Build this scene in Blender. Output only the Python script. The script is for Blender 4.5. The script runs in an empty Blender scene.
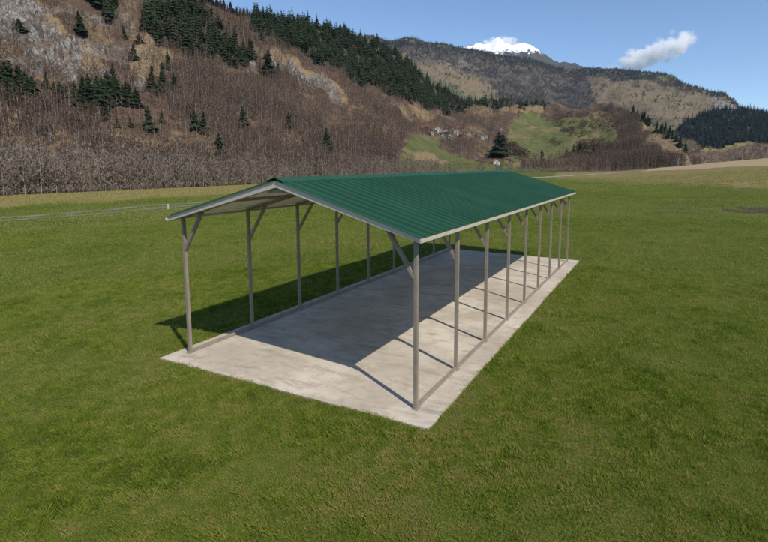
import bpy, bmesh, math, random
import numpy as np
from mathutils import Vector, Matrix
random.seed(7); RNG = np.random.default_rng(11)
S = bpy.context.scene
COL = S.collection

# ------------------------------------------------------------------ camera
CAM = np.array([8.254, -6.048, 3.744]); YAW, PIT, ROL, FOC = -0.415, -0.115, 0.012, 473.65
PPX, PPY = 384 + 70.55, 271 - 53.89                 # principal point in the 768 px wide photograph
FW = np.array([math.sin(YAW)*math.cos(PIT), math.cos(YAW)*math.cos(PIT), math.sin(PIT)])
_r = np.array([math.cos(YAW), -math.sin(YAW), 0.0]); _u = np.cross(_r, FW)
RT = _r*math.cos(ROL) + _u*math.sin(ROL); UP = -_r*math.sin(ROL) + _u*math.cos(ROL)
cd = bpy.data.cameras.new('camera'); cam = bpy.data.objects.new('camera', cd); COL.objects.link(cam)
cam.matrix_world = Matrix(((RT[0], UP[0], -FW[0], CAM[0]), (RT[1], UP[1], -FW[1], CAM[1]), (RT[2], UP[2], -FW[2], CAM[2]), (0, 0, 0, 1)))
cd.sensor_width = 36; cd.lens = FOC/768*36; cd.shift_x = -70.55/768; cd.shift_y = -53.89/768
cd.clip_start = 0.1; cd.clip_end = 40000
S.camera = cam

# ------------------------------------------------------------------ sky, sun, exposure
SUN = Vector((0.579, -0.286, 0.763)).normalized()
w = bpy.data.worlds.new('World'); S.world = w; w.use_nodes = True
nt = w.node_tree; nt.nodes.clear()
sky = nt.nodes.new('ShaderNodeTexSky'); sky.sky_type = 'NISHITA'; sky.sun_disc = False
sky.sun_elevation = math.asin(SUN.z); sky.sun_rotation = math.atan2(SUN.x, SUN.y)
sky.altitude = 1200; sky.air_density = 1.0; sky.dust_density = 0.0; sky.ozone_density = 3.7
bg = nt.nodes.new('ShaderNodeBackground'); bg.inputs[1].default_value = 0.118
wo = nt.nodes.new('ShaderNodeOutputWorld')
nt.links.new(sky.outputs[0], bg.inputs[0]); nt.links.new(bg.outputs[0], wo.inputs[0])
sd = bpy.data.lights.new('sun', 'SUN'); sd.energy = 3.6; sd.angle = math.radians(0.5); sd.color = (1.0, 0.935, 0.845)
sun = bpy.data.objects.new('sun', sd); COL.objects.link(sun)
sun.rotation_euler = SUN.to_track_quat('Z', 'Y').to_euler(); sun.location = (20, -10, 30)
S.view_settings.view_transform = 'Standard'; S.view_settings.look = 'None'
S.view_settings.exposure = 0.42; S.view_settings.gamma = 1.0; S.view_settings.use_curve_mapping = False
S.render.engine = 'CYCLES'
S.cycles.use_denoising = True; S.cycles.denoiser = 'OPENIMAGEDENOISE'; S.cycles.denoising_input_passes = 'RGB_ALBEDO_NORMAL'; S.cycles.denoising_prefilter = 'NONE'
S.cycles.max_bounces = 28; S.cycles.diffuse_bounces = 6; S.cycles.volume_bounces = 28; S.cycles.transparent_max_bounces = 8

# ------------------------------------------------------------------ helpers: view geometry
def ray(u, v):
    u = np.asarray(u, float); v = np.asarray(v, float)
    d = FW + RT*((u[..., None] - PPX)/FOC) + UP*((PPY - v[..., None])/FOC)
    return d
def at_dist(u, v, r):                                # point on the sight line at horizontal distance r from the camera
    d = ray(u, v); h = np.hypot(d[..., 0], d[..., 1])
    return CAM + d*(np.asarray(r, float)/h)[..., None]
def project(P):
    d = np.asarray(P, float) - CAM; z = d@FW
    return PPX + FOC*(d@RT)/z, PPY - FOC*(d@UP)/z
_uu = np.linspace(-700, 1500, 500); _dd = ray(_uu, np.full(500, 162.0)); _az = np.arctan2(_dd[:, 0], _dd[:, 1])
def u_of(x, y):
    a = np.arctan2(np.asarray(x) - CAM[0], np.asarray(y) - CAM[1])
    a = (a - YAW + math.pi) % (2*math.pi) - math.pi + YAW
    return np.interp(a, _az, _uu)
def _hash(ix, iy, seed):
    n = (ix.astype(np.int64)*374761393 + iy.astype(np.int64)*668265263 + seed*974711) & 0x7fffffff
    n = ((n ^ (n >> 13))*1274126177) & 0x7fffffff
    n = (n ^ (n >> 16)) & 0xffff
    return n/65535.0
def vnoise(x, y, seed=0):
    x = np.asarray(x, float); y = np.asarray(y, float)
    ix = np.floor(x); iy = np.floor(y); fx = x-ix; fy = y-iy
    fx = fx*fx*(3-2*fx); fy = fy*fy*(3-2*fy)
    a = _hash(ix, iy, seed); b = _hash(ix+1, iy, seed); c = _hash(ix, iy+1, seed); d = _hash(ix+1, iy+1, seed)
    return (a*(1-fx)+b*fx)*(1-fy) + (c*(1-fx)+d*fx)*fy
def fbm(x, y, seed=0, o=5, g=0.5):
    s = 0; a = 1.0; t = 0
    for k in range(o):
        s = s + a*vnoise(x*2**k + 17.3*k, y*2**k - 9.1*k, seed+k); t += a; a *= g
    return s/t
def sstep(a, b, x): t = np.clip((x-a)/(b-a), 0, 1); return t*t*(3-2*t)
def poly_mask(U, V, poly, soft=3.0):
    P = np.array(poly, float); Q = np.roll(P, -1, 0)
    ins = np.zeros(U.shape, bool); dist = np.full(U.shape, 1e9)
    for (x0, y0), (x1, y1) in zip(P, Q):
        c = ((y0 > V) != (y1 > V)) & (U < (x1-x0)*(V-y0)/((y1-y0) if y1 != y0 else 1e-9) + x0)
        ins ^= c
        L = (x1-x0)**2 + (y1-y0)**2 + 1e-9
        t = np.clip(((U-x0)*(x1-x0)+(V-y0)*(y1-y0))/L, 0, 1)
        dist = np.minimum(dist, np.hypot(U-x0-t*(x1-x0), V-y0-t*(y1-y0)))
    sd_ = np.where(ins, dist, -dist)
    return sstep(-soft, soft, sd_)
def kn(k, u): k = np.array(k, float); return np.interp(u, k[:, 0], k[:, 1])

# ------------------------------------------------------------------ helpers: objects
def tag(o, label=None, cat=None, group=None, kind=None):
    if label: o['label'] = label
    if cat: o['category'] = cat
    if group: o['group'] = group
    if kind: o['kind'] = kind
    return o
def np_mesh(name, V, F, mats=(), attrs=None, smooth=False, fmat=None):
    V = np.asarray(V, np.float32); me = bpy.data.meshes.new(name)
    if isinstance(F, np.ndarray):
        n, k = F.shape; flat = F.astype(np.int32).ravel(); starts = np.arange(0, n*k, k, dtype=np.int32)
    else:
        n = len(F); flat = np.array([i for f in F for i in f], np.int32)
        starts = np.cumsum([0]+[len(f) for f in F[:-1]]).astype(np.int32)
    me.vertices.add(len(V)); me.vertices.foreach_set('co', V.ravel())
    me.loops.add(len(flat)); me.loops.foreach_set('vertex_index', flat)
    me.polygons.add(n); me.polygons.foreach_set('loop_start', starts)
    if fmat is not None: me.polygons.foreach_set('material_index', np.asarray(fmat, np.int32))
    me.polygons.foreach_set('use_smooth', np.full(n, smooth))
    for m in mats: me.materials.append(m)
    for an, (ty, arr) in (attrs or {}).items():
        a = me.attributes.new(an, ty, 'POINT')
        a.data.foreach_set('value' if ty == 'FLOAT' else 'color', np.asarray(arr, np.float32).ravel())
    me.update(calc_edges=True); me.validate()
    return me
def link(name, me, parent=None):
    o = bpy.data.objects.new(name, me); COL.objects.link(o)
    if parent: o.parent = parent
    return o
def empty(name, loc=(0, 0, 0), rz=0.0):
    o = bpy.data.objects.new(name, None); COL.objects.link(o); o.location = loc; o.rotation_euler = (0, 0, rz)
    o.empty_display_size = 0.3
    return o
class MB:                                            # collects solids, then links them as one mesh
    def __init__(s): s.bm = bmesh.new()
    def hexa(s, p):                                  # 8 corners: bottom 0-3, top 4-7
        v = [s.bm.verts.new(q) for q in p]
        for f in ((3, 2, 1, 0), (4, 5, 6, 7), (0, 1, 5, 4), (1, 2, 6, 5), (2, 3, 7, 6), (3, 0, 4, 7)):
            s.bm.faces.new([v[i] for i in f])
        return s
    def box(s, x0, x1, y0, y1, z0, z1):
        return s.hexa([(x0, y0, z0), (x1, y0, z0), (x1, y1, z0), (x0, y1, z0), (x0, y0, z1), (x1, y0, z1), (x1, y1, z1), (x0, y1, z1)])
    def bar(s, a, b, w, h, up=(0, 0, 1)):            # square tube from a to b
        a = Vector(a); b = Vector(b); d = (b-a).normalized(); x = d.cross(Vector(up)).normalized(); y = x.cross(d)
        c = [(-w/2, -h/2), (w/2, -h/2), (w/2, h/2), (-w/2, h/2)]
        return s.hexa([a+x*i+y*j for i, j in c] + [b+x*i+y*j for i, j in c])
    def prism(s, prof, d):                           # closed outline (list of points) swept by vector d
        lo = [s.bm.verts.new(p) for p in prof]; hi = [s.bm.verts.new(Vector(p)+Vector(d)) for p in prof]
        s.bm.faces.new(lo[::-1]); s.bm.faces.new(hi); n = len(lo)
        for i in range(n): s.bm.faces.new([lo[i], lo[(i+1) % n], hi[(i+1) % n], hi[i]])
        return s
    def build(s, name, m, parent=None, bevel=0.0, smooth=False):
        bmesh.ops.recalc_face_normals(s.bm, faces=s.bm.faces)
        if bevel: bmesh.ops.bevel(s.bm, geom=s.bm.edges[:], offset=bevel, segments=2, affect='EDGES', clamp_overlap=True)
        me = bpy.data.meshes.new(name); s.bm.to_mesh(me); s.bm.free(); me.materials.append(m)
        for p in me.polygons: p.use_smooth = smooth
        return link(name, me, parent)
def copy_tree(src, **kw):                            # a copy of a thing with copies of its parts
    c = src.copy(); COL.objects.link(c)
    for ch in src.children:
        d = ch.copy(); COL.objects.link(d); d.parent = c
        for g in ch.children:
            e = g.copy(); COL.objects.link(e); e.parent = d
    return c

# ------------------------------------------------------------------ helpers: materials
class NT:
    def __init__(s, name):
        s.m = bpy.data.materials.new(name); s.m.use_nodes = True; s.t = s.m.node_tree; s.t.nodes.clear()
        s.out = s.n('ShaderNodeOutputMaterial')
    def n(s, ty, **kw):
        x = s.t.nodes.new(ty)
        for k, v in kw.items(): setattr(x, k, v)
        return x
    def l(s, a, b): s.t.links.new(a, b)
    def set(s, sock, v):
        if isinstance(v, bpy.types.NodeSocket): s.l(v, sock)
        elif isinstance(v, (tuple, list)) and len(v) == 3 and sock.type == 'RGBA': sock.default_value = (*v, 1)
        else: sock.default_value = v
    def mix(s, f, a, b, mode='MIX'):
        x = s.n('ShaderNodeMix', data_type='RGBA', blend_type=mode)
        s.set(x.inputs[0], f); s.set(x.inputs[6], a); s.set(x.inputs[7], b); return x.outputs[2]
    def math(s, op, a, b=0.0, c=0.0, clamp=False):
        x = s.n('ShaderNodeMath', operation=op, use_clamp=clamp)
        s.set(x.inputs[0], a); s.set(x.inputs[1], b); s.set(x.inputs[2], c); return x.outputs[0]
    def ramp(s, f, lo, hi, a=0.0, b=1.0):
        x = s.n('ShaderNodeMapRange', interpolation_type='SMOOTHSTEP'); s.set(x.inputs[0], f)
        for i, v in enumerate((lo, hi, a, b)): x.inputs[i+1].default_value = v
        return x.outputs[0]
    def coord(s, k='Object', scale=None):
        o = s.n('ShaderNodeTexCoord').outputs[k]
        if scale:
            m = s.n('ShaderNodeMapping'); m.inputs['Scale'].default_value = scale; s.l(o, m.inputs[0]); o = m.outputs[0]
        return o
    def noise(s, co, scale, det=5.0, rough=0.6, dist=0.0):
        x = s.n('ShaderNodeTexNoise'); s.l(co, x.inputs['Vector'])
        x.inputs['Scale'].default_value = scale; x.inputs['Detail'].default_value = det
        x.inputs['Roughness'].default_value = rough; x.inputs['Distortion'].default_value = dist
        return x.outputs[0]
    def attr(s, name, out='Fac'): return s.n('ShaderNodeAttribute', attribute_name=name).outputs[out]
    def bump(s, h, st=0.5, d=0.02):
        x = s.n('ShaderNodeBump'); x.inputs['Strength'].default_value = st; x.inputs['Distance'].default_value = d
        s.l(h, x.inputs['Height']); return x.outputs[0]
    def bsdf(s, col, rough=0.8, spec=0.3, metal=0.0, normal=None):
        b = s.n('ShaderNodeBsdfPrincipled'); s.set(b.inputs['Base Color'], col); s.set(b.inputs['Roughness'], rough)
        b.inputs['Specular IOR Level'].default_value = spec; b.inputs['Metallic'].default_value = metal
        if normal is not None: s.l(normal, b.inputs['Normal'])
        s.l(b.outputs[0], s.out.inputs[0]); return b
    def leaf(s, col, trans=0.35, rough=0.7):
        b = s.bsdf(col, rough, 0.05); t = s.n('ShaderNodeBsdfTranslucent'); s.set(t.inputs[0], col)
        m = s.n('ShaderNodeMixShader'); m.inputs[0].default_value = trans
        s.l(b.outputs[0], m.inputs[1]); s.l(t.outputs[0], m.inputs[2]); s.l(m.outputs[0], s.out.inputs[0]); return m

# painted steel of posts, rails and braces
def mat_steel():
    m = NT('taupe_steel'); co = m.coord(); n1 = m.noise(co, 3.0); n2 = m.noise(m.coord('Object', (30, 30, 4)), 2.0)
    c = m.mix(m.ramp(n1, .35, .7), (.23, .19, .145), (.29, .24, .185)); c = m.mix(m.ramp(n2, .6, .8), c, (.18, .145, .11))
    m.bsdf(c, .5, .4); return m.m
def mat_trim():
    m = NT('beige_trim'); co = m.coord(); c = m.mix(m.ramp(m.noise(co, 2.5), .3, .7), (.48, .42, .345), (.54, .475, .395))
    m.bsdf(c, .45, .4); return m.m
def mat_roof():
    m = NT('green_roof_sheet'); co = m.coord(); n = m.noise(co, .8, 4); n2 = m.noise(m.coord('Object', (1, 14, 1)), .9, 3)
    c = m.mix(m.ramp(n, .3, .7), (.015, .067, .038), (.021, .079, .047)); c = m.mix(m.ramp(n2, .55, .8, 0, .35), c, (.028, .066, .046))
    sx = m.n('ShaderNodeSeparateXYZ'); m.l(co, sx.inputs[0]); fl = m.math('FLOOR', m.math('DIVIDE', sx.outputs[1], .9144)); wn = m.n('ShaderNodeTexWhiteNoise', noise_dimensions='1D'); m.l(fl, wn.inputs['W'])
    c = m.mix(m.math('MULTIPLY', wn.outputs[0], .16), c, (.008, .036, .022)); du = m.noise(m.coord('Object', (.5, 5, .5)), 1.1, 6, .7); c = m.mix(m.ramp(du, .52, .78, 0, .22), c, (.10, .105, .08))
    m.bsdf(c, m.ramp(n, .3, .7, .52, .66), .15, normal=m.bump(m.noise(co, 6, 3), .04, .01)); return m.m
def mat_under():
    m = NT('pale_primer'); co = m.coord(); c = m.mix(m.ramp(m.noise(co, 1.5), .3, .7), (.80, .775, .72), (.85, .825, .77))
    m.bsdf(c, .6, .3); return m.m
def mat_concrete():
    m = NT('weathered_concrete'); co = m.coord()
    a = m.noise(co, .55, 6, .62, .4); b = m.noise(co, 3.6, 8, .7); g = m.noise(co, 30, 4, .7); st = m.noise(m.coord('Object', (.5, 2.2, 1)), 2.1, 7, .72, .6)
    c = m.mix(m.ramp(a, .35, .68), (.40, .34, .262), (.57, .50, .405))
    c = m.mix(m.ramp(b, .46, .70, 0, .6), c, (.32, .265, .205))
    c = m.mix(m.ramp(st, .48, .68, 0, .7), c, (.27, .23, .18))
    c = m.mix(m.ramp(g, .54, .74, 0, .5), c, (.22, .20, .17)); c = m.mix(m.ramp(g, .2, .4, .25, 0), c, (.6, .56, .5))
    sp = m.noise(co, 11, 2, .5); c = m.mix(m.ramp(sp, .68, .76, 0, .5), c, (.17, .15, .125))
    m.bsdf(c, .88, .2, normal=m.bump(m.math('ADD', b, m.math('MULTIPLY', g, .4)), .35, .02)); return m.m
def mat_path():
    m = NT('gravel_track'); co = m.coord(); n = m.noise(co, .6, 6)
    c = m.mix(m.ramp(n, .35, .7), (.115, .12, .07), (.19, .185, .125)); m.bsdf(c, .95, .1); return m.m
def mat_ground():
    m = NT('meadow'); co = m.coord(); a = m.noise(co, .09, 6, .6); b = m.noise(co, .5, 6, .65); d = m.noise(co, 6, 5, .7); e = m.noise(m.coord('Object', (1, 1, 1)), 28, 3, .6)
    z = m.n('ShaderNodeSeparateColor'); m.l(m.attr('zone', 'Color'), z.inputs[0])
    c = m.mix(m.ramp(a, .35, .65), (.076, .096, .017), (.108, .122, .026)); c = m.mix(m.ramp(b, .45, .72, 0, .6), c, (.15, .135, .040))
    c = m.mix(m.ramp(d, .45, .7, 0, .6), c, (.05, .07, .013)); c = m.mix(m.ramp(e, .55, .75, 0, .5), c, (.12, .105, .045))
    straw = m.mix(m.ramp(b, .3, .7), (.20, .145, .06), (.27, .20, .095))
    f = m.math('ADD', z.outputs[0], m.math('MULTIPLY', m.math('SUBTRACT', b, .5), .9)); c = m.mix(m.ramp(f, .3, .75, 0, .85), c, straw)
    fld = m.mix(m.ramp(b, .3, .7), (.30, .225, .125), (.37, .28, .165)); f = m.math('ADD', z.outputs[1], m.math('MULTIPLY', m.math('SUBTRACT', b, .5), .5)); c = m.mix(m.ramp(f, .35, .65), c, fld)
    soil = m.mix(m.ramp(d, .3, .7), (.045, .034, .022), (.085, .065, .04)); f = m.math('ADD', z.outputs[2], m.math('MULTIPLY', m.math('SUBTRACT', m.noise(co, .9, 6, .7), .5), 2.2)); c = m.mix(m.ramp(f, .5, .72), c, soil)
    m.bsdf(c, .95, .08, normal=m.bump(m.math('ADD', d, e), .6, .05)); return m.m
def mat_grass():
    m = NT('grass_blades'); t = m.attr('tint')
    x = m.n('ShaderNodeValToRGB'); m.l(t, x.inputs[0]); cr = x.color_ramp
    cr.elements[0].position = 0; cr.elements[0].color = (.062, .100, .012, 1); cr.elements[1].position = 1; cr.elements[1].color = (.44, .36, .15, 1)
    for p, c in ((.3, (.152, .220, .022)), (.55, (.232, .292, .036)), (.75, (.31, .295, .07))):
        el = cr.elements.new(p); el.color = (*c, 1)
    m.leaf(x.outputs[0], .4, .75); return m.m
def mat_hill(name, base1, base2, rock1, rock2, tan1, tan2, gr1, gr2, wd1, wd2, sc=1.0):
    m = NT(name); co = m.coord(); a = m.noise(co, .02*sc, 6, .6); b = m.noise(co, .11*sc, 6, .65); d = m.noise(co, .6*sc, 5, .7)
    z = m.n('ShaderNodeSeparateColor'); m.l(m.attr('zone', 'Color'), z.inputs[0]); wz = m.attr('wood')
    jit = m.math('MULTIPLY', m.math('SUBTRACT', b, .5), 1.1)
    c = m.mix(m.ramp(b, .35, .68), base1, base2); c = m.mix(m.ramp(d, .5, .72, 0, .6), c, tuple(v*.6 for v in base1))
    wd = m.mix(m.ramp(b, .35, .65), wd1, wd2); c = m.mix(m.ramp(m.math('ADD', wz, jit), .35, .65), c, wd)
    gr = m.mix(m.ramp(b, .35, .65), gr1, gr2); c = m.mix(m.ramp(m.math('ADD', z.outputs[2], jit), .2, .8), c, gr)
    tn = m.mix(m.ramp(d, .3, .7), tan1, tan2); tn = m.mix(m.ramp(m.noise(co, 1.7*sc, 4, .7), .45, .65, 0, .7), tn, base1); c = m.mix(m.ramp(m.math('ADD', z.outputs[1], jit), .2, .85), c, tn)
    vo = m.n('ShaderNodeTexVoronoi', feature='DISTANCE_TO_EDGE'); vo.inputs['Scale'].default_value = .22*sc
    mp = m.n('ShaderNodeMapping'); mp.inputs['Scale'].default_value = (1, 1, .45); m.l(co, mp.inputs[0]); m.l(mp.outputs[0], vo.inputs[0])
    stq = m.noise(m.coord('Object', (1, 1, .35)), .35*sc, 7, .75, 1.2); rk = m.mix(m.ramp(stq, .38, .62), rock1, rock2); rk = m.mix(m.ramp(m.math('ADD', vo.outputs[0], m.math('MULTIPLY', d, .12)), .05, .11, .55, 0), rk, tuple(v*.3 for v in rock1)); rk = m.mix(m.ramp(b, .46, .66, 0, .85), rk, base2)
    c = m.mix(m.ramp(m.math('ADD', z.outputs[0], jit), .3, .75), c, rk)
    m.bsdf(c, .95, .08, normal=m.bump(m.math('ADD', b, m.math('MULTIPLY', d, .4)), .7, 1.5/sc)); return m.m
def mat_snow():
    m = NT('snow_and_rock'); co = m.coord(); b = m.noise(co, .022, 6, .72); z = m.attr('snow')
    f = m.math('ADD', z, m.math('MULTIPLY', m.math('SUBTRACT', b, .5), 2.2))
    c = m.mix(m.ramp(f, .40, .58), (.06, .055, .05), (.84, .86, .90)); m.bsdf(c, .8, .2); return m.m
def mat_plain(name, c1, c2, scale=2.0, rough=.85, spec=.2):
    m = NT(name); n = m.noise(m.coord(), scale, 5); m.bsdf(m.mix(m.ramp(n, .3, .7), c1, c2), rough, spec); return m.m
def mat_crown(name, c1, c2, trans=.2):
    m = NT(name); t = m.attr('tint'); oi = m.n('ShaderNodeObjectInfo').outputs['Random']
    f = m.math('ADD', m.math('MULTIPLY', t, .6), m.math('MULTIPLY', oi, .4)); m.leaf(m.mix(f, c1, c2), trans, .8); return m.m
M = dict(hazespruce=mat_crown('haze_tinted_needles', (.016, .027, .026), (.040, .055, .048)), road=mat_plain('pale_gravel', (.26, .24, .19), (.34, .31, .25), .5), steel=mat_steel(), trim=mat_trim(), roof=mat_roof(), under=mat_under(), concrete=mat_concrete(), path=mat_path(), ground=mat_ground(), grass=mat_grass(),  # far spruce crowns: blue of haze and shade put into the needle colour
    spruce=mat_crown('spruce_needles', (.012, .021, .011), (.044, .060, .028)), bark=mat_plain('grey_bark', (.20, .175, .145), (.34, .30, .25), .8), spbark=mat_plain('spruce_bark', (.07, .05, .035), (.11, .08, .06), .8),
    twig=mat_crown('bare_twigs', (.048, .029, .021), (.195, .126, .086), .1), wtwig=mat_crown('grey_twigs', (.14, .108, .080), (.34, .275, .21), .1), palebark=mat_plain('pale_birch_bark', (.26, .235, .20), (.36, .33, .285), .8),
    white=mat_plain('white_render', (.38, .365, .34), (.48, .465, .435)), wood=mat_plain('dark_timber', (.06, .04, .028), (.11, .075, .05)), red=mat_plain('red_roof_tiles', (.24, .085, .05), (.33, .13, .08)),
    slate=mat_plain('grey_slate', (.13, .14, .16), (.22, .23, .25)), paleroof=mat_plain('pale_metal_roof', (.24, .265, .30), (.32, .345, .375)), glass=mat_plain('dark_window', (.02, .025, .03), (.04, .045, .05), 2, .2, .5),
    pole=mat_plain('pale_post', (.42, .40, .37), (.52, .5, .47)), stone=mat_plain('pinkish_stone', (.42, .32, .25), (.55, .44, .36), 9), leafd=mat_plain('dry_leaf', (.42, .27, .17), (.55, .38, .26), 12), mast=mat_plain('galvanised_steel', (.3, .3, .31), (.4, .4, .41)))

# ------------------------------------------------------------------ ground
EDGE_V = [(-600, 216), (-400, 210), (0, 196), (130, 190), (260, 184), (400, 177), (520, 173), (620, 171), (655, 168), (690, 165), (720, 162), (768, 158), (900, 151), (1200, 147)]
EDGE_D = [(-600, 95), (-400, 105), (0, 125), (130, 135), (260, 155), (400, 200), (520, 260), (620, 320), (660, 330), (690, 320), (720, 300), (768, 280), (900, 260), (1200, 250)]
_eu = np.linspace(-600, 1200, 900); _eD = kn(EDGE_D, _eu); _ez = at_dist(_eu, kn(EDGE_V, _eu), _eD)[:, 2]
def ground_z(x, y):
    x = np.asarray(x, float); y = np.asarray(y, float)
    r = np.hypot(x-CAM[0], y-CAM[1]); u = u_of(x, y); D = np.interp(u, _eu, _eD); ze = np.interp(u, _eu, _ez)
    t = np.clip((r-26)/(D-26), 0, 1); z = ze*t**1.25
    z = z + np.where(u > 640, -np.clip(r-D, 0, 400)*.015*sstep(640, 720, u), 0)
    z = z + (fbm(x*.05, y*.05, 5, 3)-.5)*1.0*sstep(18, 60, r)*(1-.85*sstep(90, 170, r))*(1-sstep(.85, 1, t)) + (fbm(x*.35, y*.35, 9, 3)-.5)*.10*sstep(.3, 2.0, np.maximum(np.maximum(-.4-x, x-5.4), np.maximum(-.5-y, y-12.6)))
    return z - .03
def ground_hit(u, v):
    d = ray(np.float64(u), np.float64(v)); h = math.hypot(d[0], d[1]); d = d/h
    for r in np.arange(4, 420, .25):
        p = CAM+d*r
        if p[2] < float(ground_z(p[0], p[1])): return p
    return CAM+d*300
az = np.concatenate([np.arange(-math.pi, -1.35, .1)+YAW, _az[(_uu > -650) & (_uu < 1450)] if False else np.linspace(YAW-1.35, YAW+1.35, 620), np.arange(1.45, math.pi, .1)+YAW, [YAW+math.pi]])
rr = np.concatenate([[.5, 2], 1/np.linspace(1/3.5, 1/45, 260), np.arange(45.5, 90, 1.0), np.arange(91, 430, 2.5), np.geomspace(460, 6300, 20)])
A_, R_ = np.meshgrid(az, rr, indexing='ij'); GX = CAM[0]+np.sin(A_)*R_; GY = CAM[1]+np.cos(A_)*R_; GZ = ground_z(GX, GY)
def grid_faces(n, m):
    i = np.arange(n*m).reshape(n, m); return np.stack([i[:-1, :-1], i[1:, :-1], i[1:, 1:], i[:-1, 1:]], -1).reshape(-1, 4)
def ground_zone(x, y, z):
    P = np.stack([x, y, z], -1); d = P-CAM; f = d@FW; ok = f > 1
    U = np.where(ok, PPX+FOC*(d@RT)/np.where(ok, f, 1), -9999); V = np.where(ok, PPY-FOC*(d@UP)/np.where(ok, f, 1), -9999)
    u2 = U+(fbm(U*.03, V*.2, 31, 3)-.5)*40; v2 = V+(fbm(U*.02, V*.15, 33, 3)-.5)*5
    straw = poly_mask(u2, v2, [(-500, 190), (0, 186), (300, 176), (300, 189), (200, 196), (90, 202), (0, 208), (-500, 232)], 4)
    straw = np.maximum(straw, .62*poly_mask(u2, v2, [(560, 168), (800, 160), (900, 184), (760, 190), (620, 184), (560, 180)], 6))
    straw = np.maximum(straw, .35*poly_mask(u2, v2, [(-300, 224), (0, 216), (165, 204), (240, 190), (260, 200), (170, 222), (-300, 250)], 6))
    field = poly_mask(u2, V, [(640, 171.5), (672, 166), (700, 150), (900, 130), (1200, 120), (1200, 160), (768, 165.5), (720, 167.5), (690, 169.5)], 1.2)
    soil = .8*poly_mask(u2, v2, [(705, 209), (735, 206), (800, 205), (900, 207), (900, 217), (768, 215), (730, 214)], 3)
    soil = np.maximum(soil, .55*poly_mask(u2, v2, [(645, 205), (690, 204), (720, 208), (700, 212), (655, 209)], 3))
    return straw*ok, field*ok, soil*ok
z1, z2, z3 = ground_zone(GX, GY, GZ)
zone = np.stack([z1, z2, z3, np.ones_like(z1)], -1)
gme = np_mesh('ground', np.stack([GX, GY, GZ], -1).reshape(-1, 3), grid_faces(*GX.shape)[:, ::-1], [M['ground']], {'zone': ('FLOAT_COLOR', zone)}, True)
tag(link('ground', gme), kind='structure')

# farm track: two worn wheel ruts across the meadow
def track(pts, offs, name, lift=.02, mat=None):
    P = np.array([ground_hit(*p) for p in pts]); t = np.r_[0, np.cumsum(np.hypot(*np.diff(P[:, :2], axis=0).T))]; n = 160
    tt = np.linspace(0, t[-1], n); x = np.interp(tt, t, P[:, 0]); y = np.interp(tt, t, P[:, 1])
    for _ in range(12): x[1:-1] = (x[:-2]+x[2:]+x[1:-1]*2)/4; y[1:-1] = (y[:-2]+y[2:]+y[1:-1]*2)/4
    dx = np.gradient(x); dy = np.gradient(y); L = np.hypot(dx, dy); nx, ny = -dy/L, dx/L; V = []; F = []
    for a, b in offs:
        o = len(V)
        for i in range(n):
            for j in range(4):
                s = a+(b-a)*j/3 + (random.random()-.5)*.35*(j in (0, 3)); px, py = x[i]+nx[i]*s, y[i]+ny[i]*s
                V.append((px, py, float(ground_z(px, py))+lift+.02*(j in (1, 2))))
        f = grid_faces(n, 4)+o; F.append(f)
    tag(link(name, np_mesh(name, V, np.concatenate(F), [mat or M['path']], smooth=True)), kind='structure')
track([(-160, 230), (-80, 225.5), (0, 220), (60, 215.5), (120, 210.5), (180, 205), (260, 199)], [(-2.0, -.8), (.6, 1.9)], 'farm_track')
track([(470, 181), (520, 178.5), (560, 176.3), (590, 174.4), (615, 173.0), (640, 171.8)], [(-2.0, 1.4)], 'gravel_road', .06, M['road'])

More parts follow.
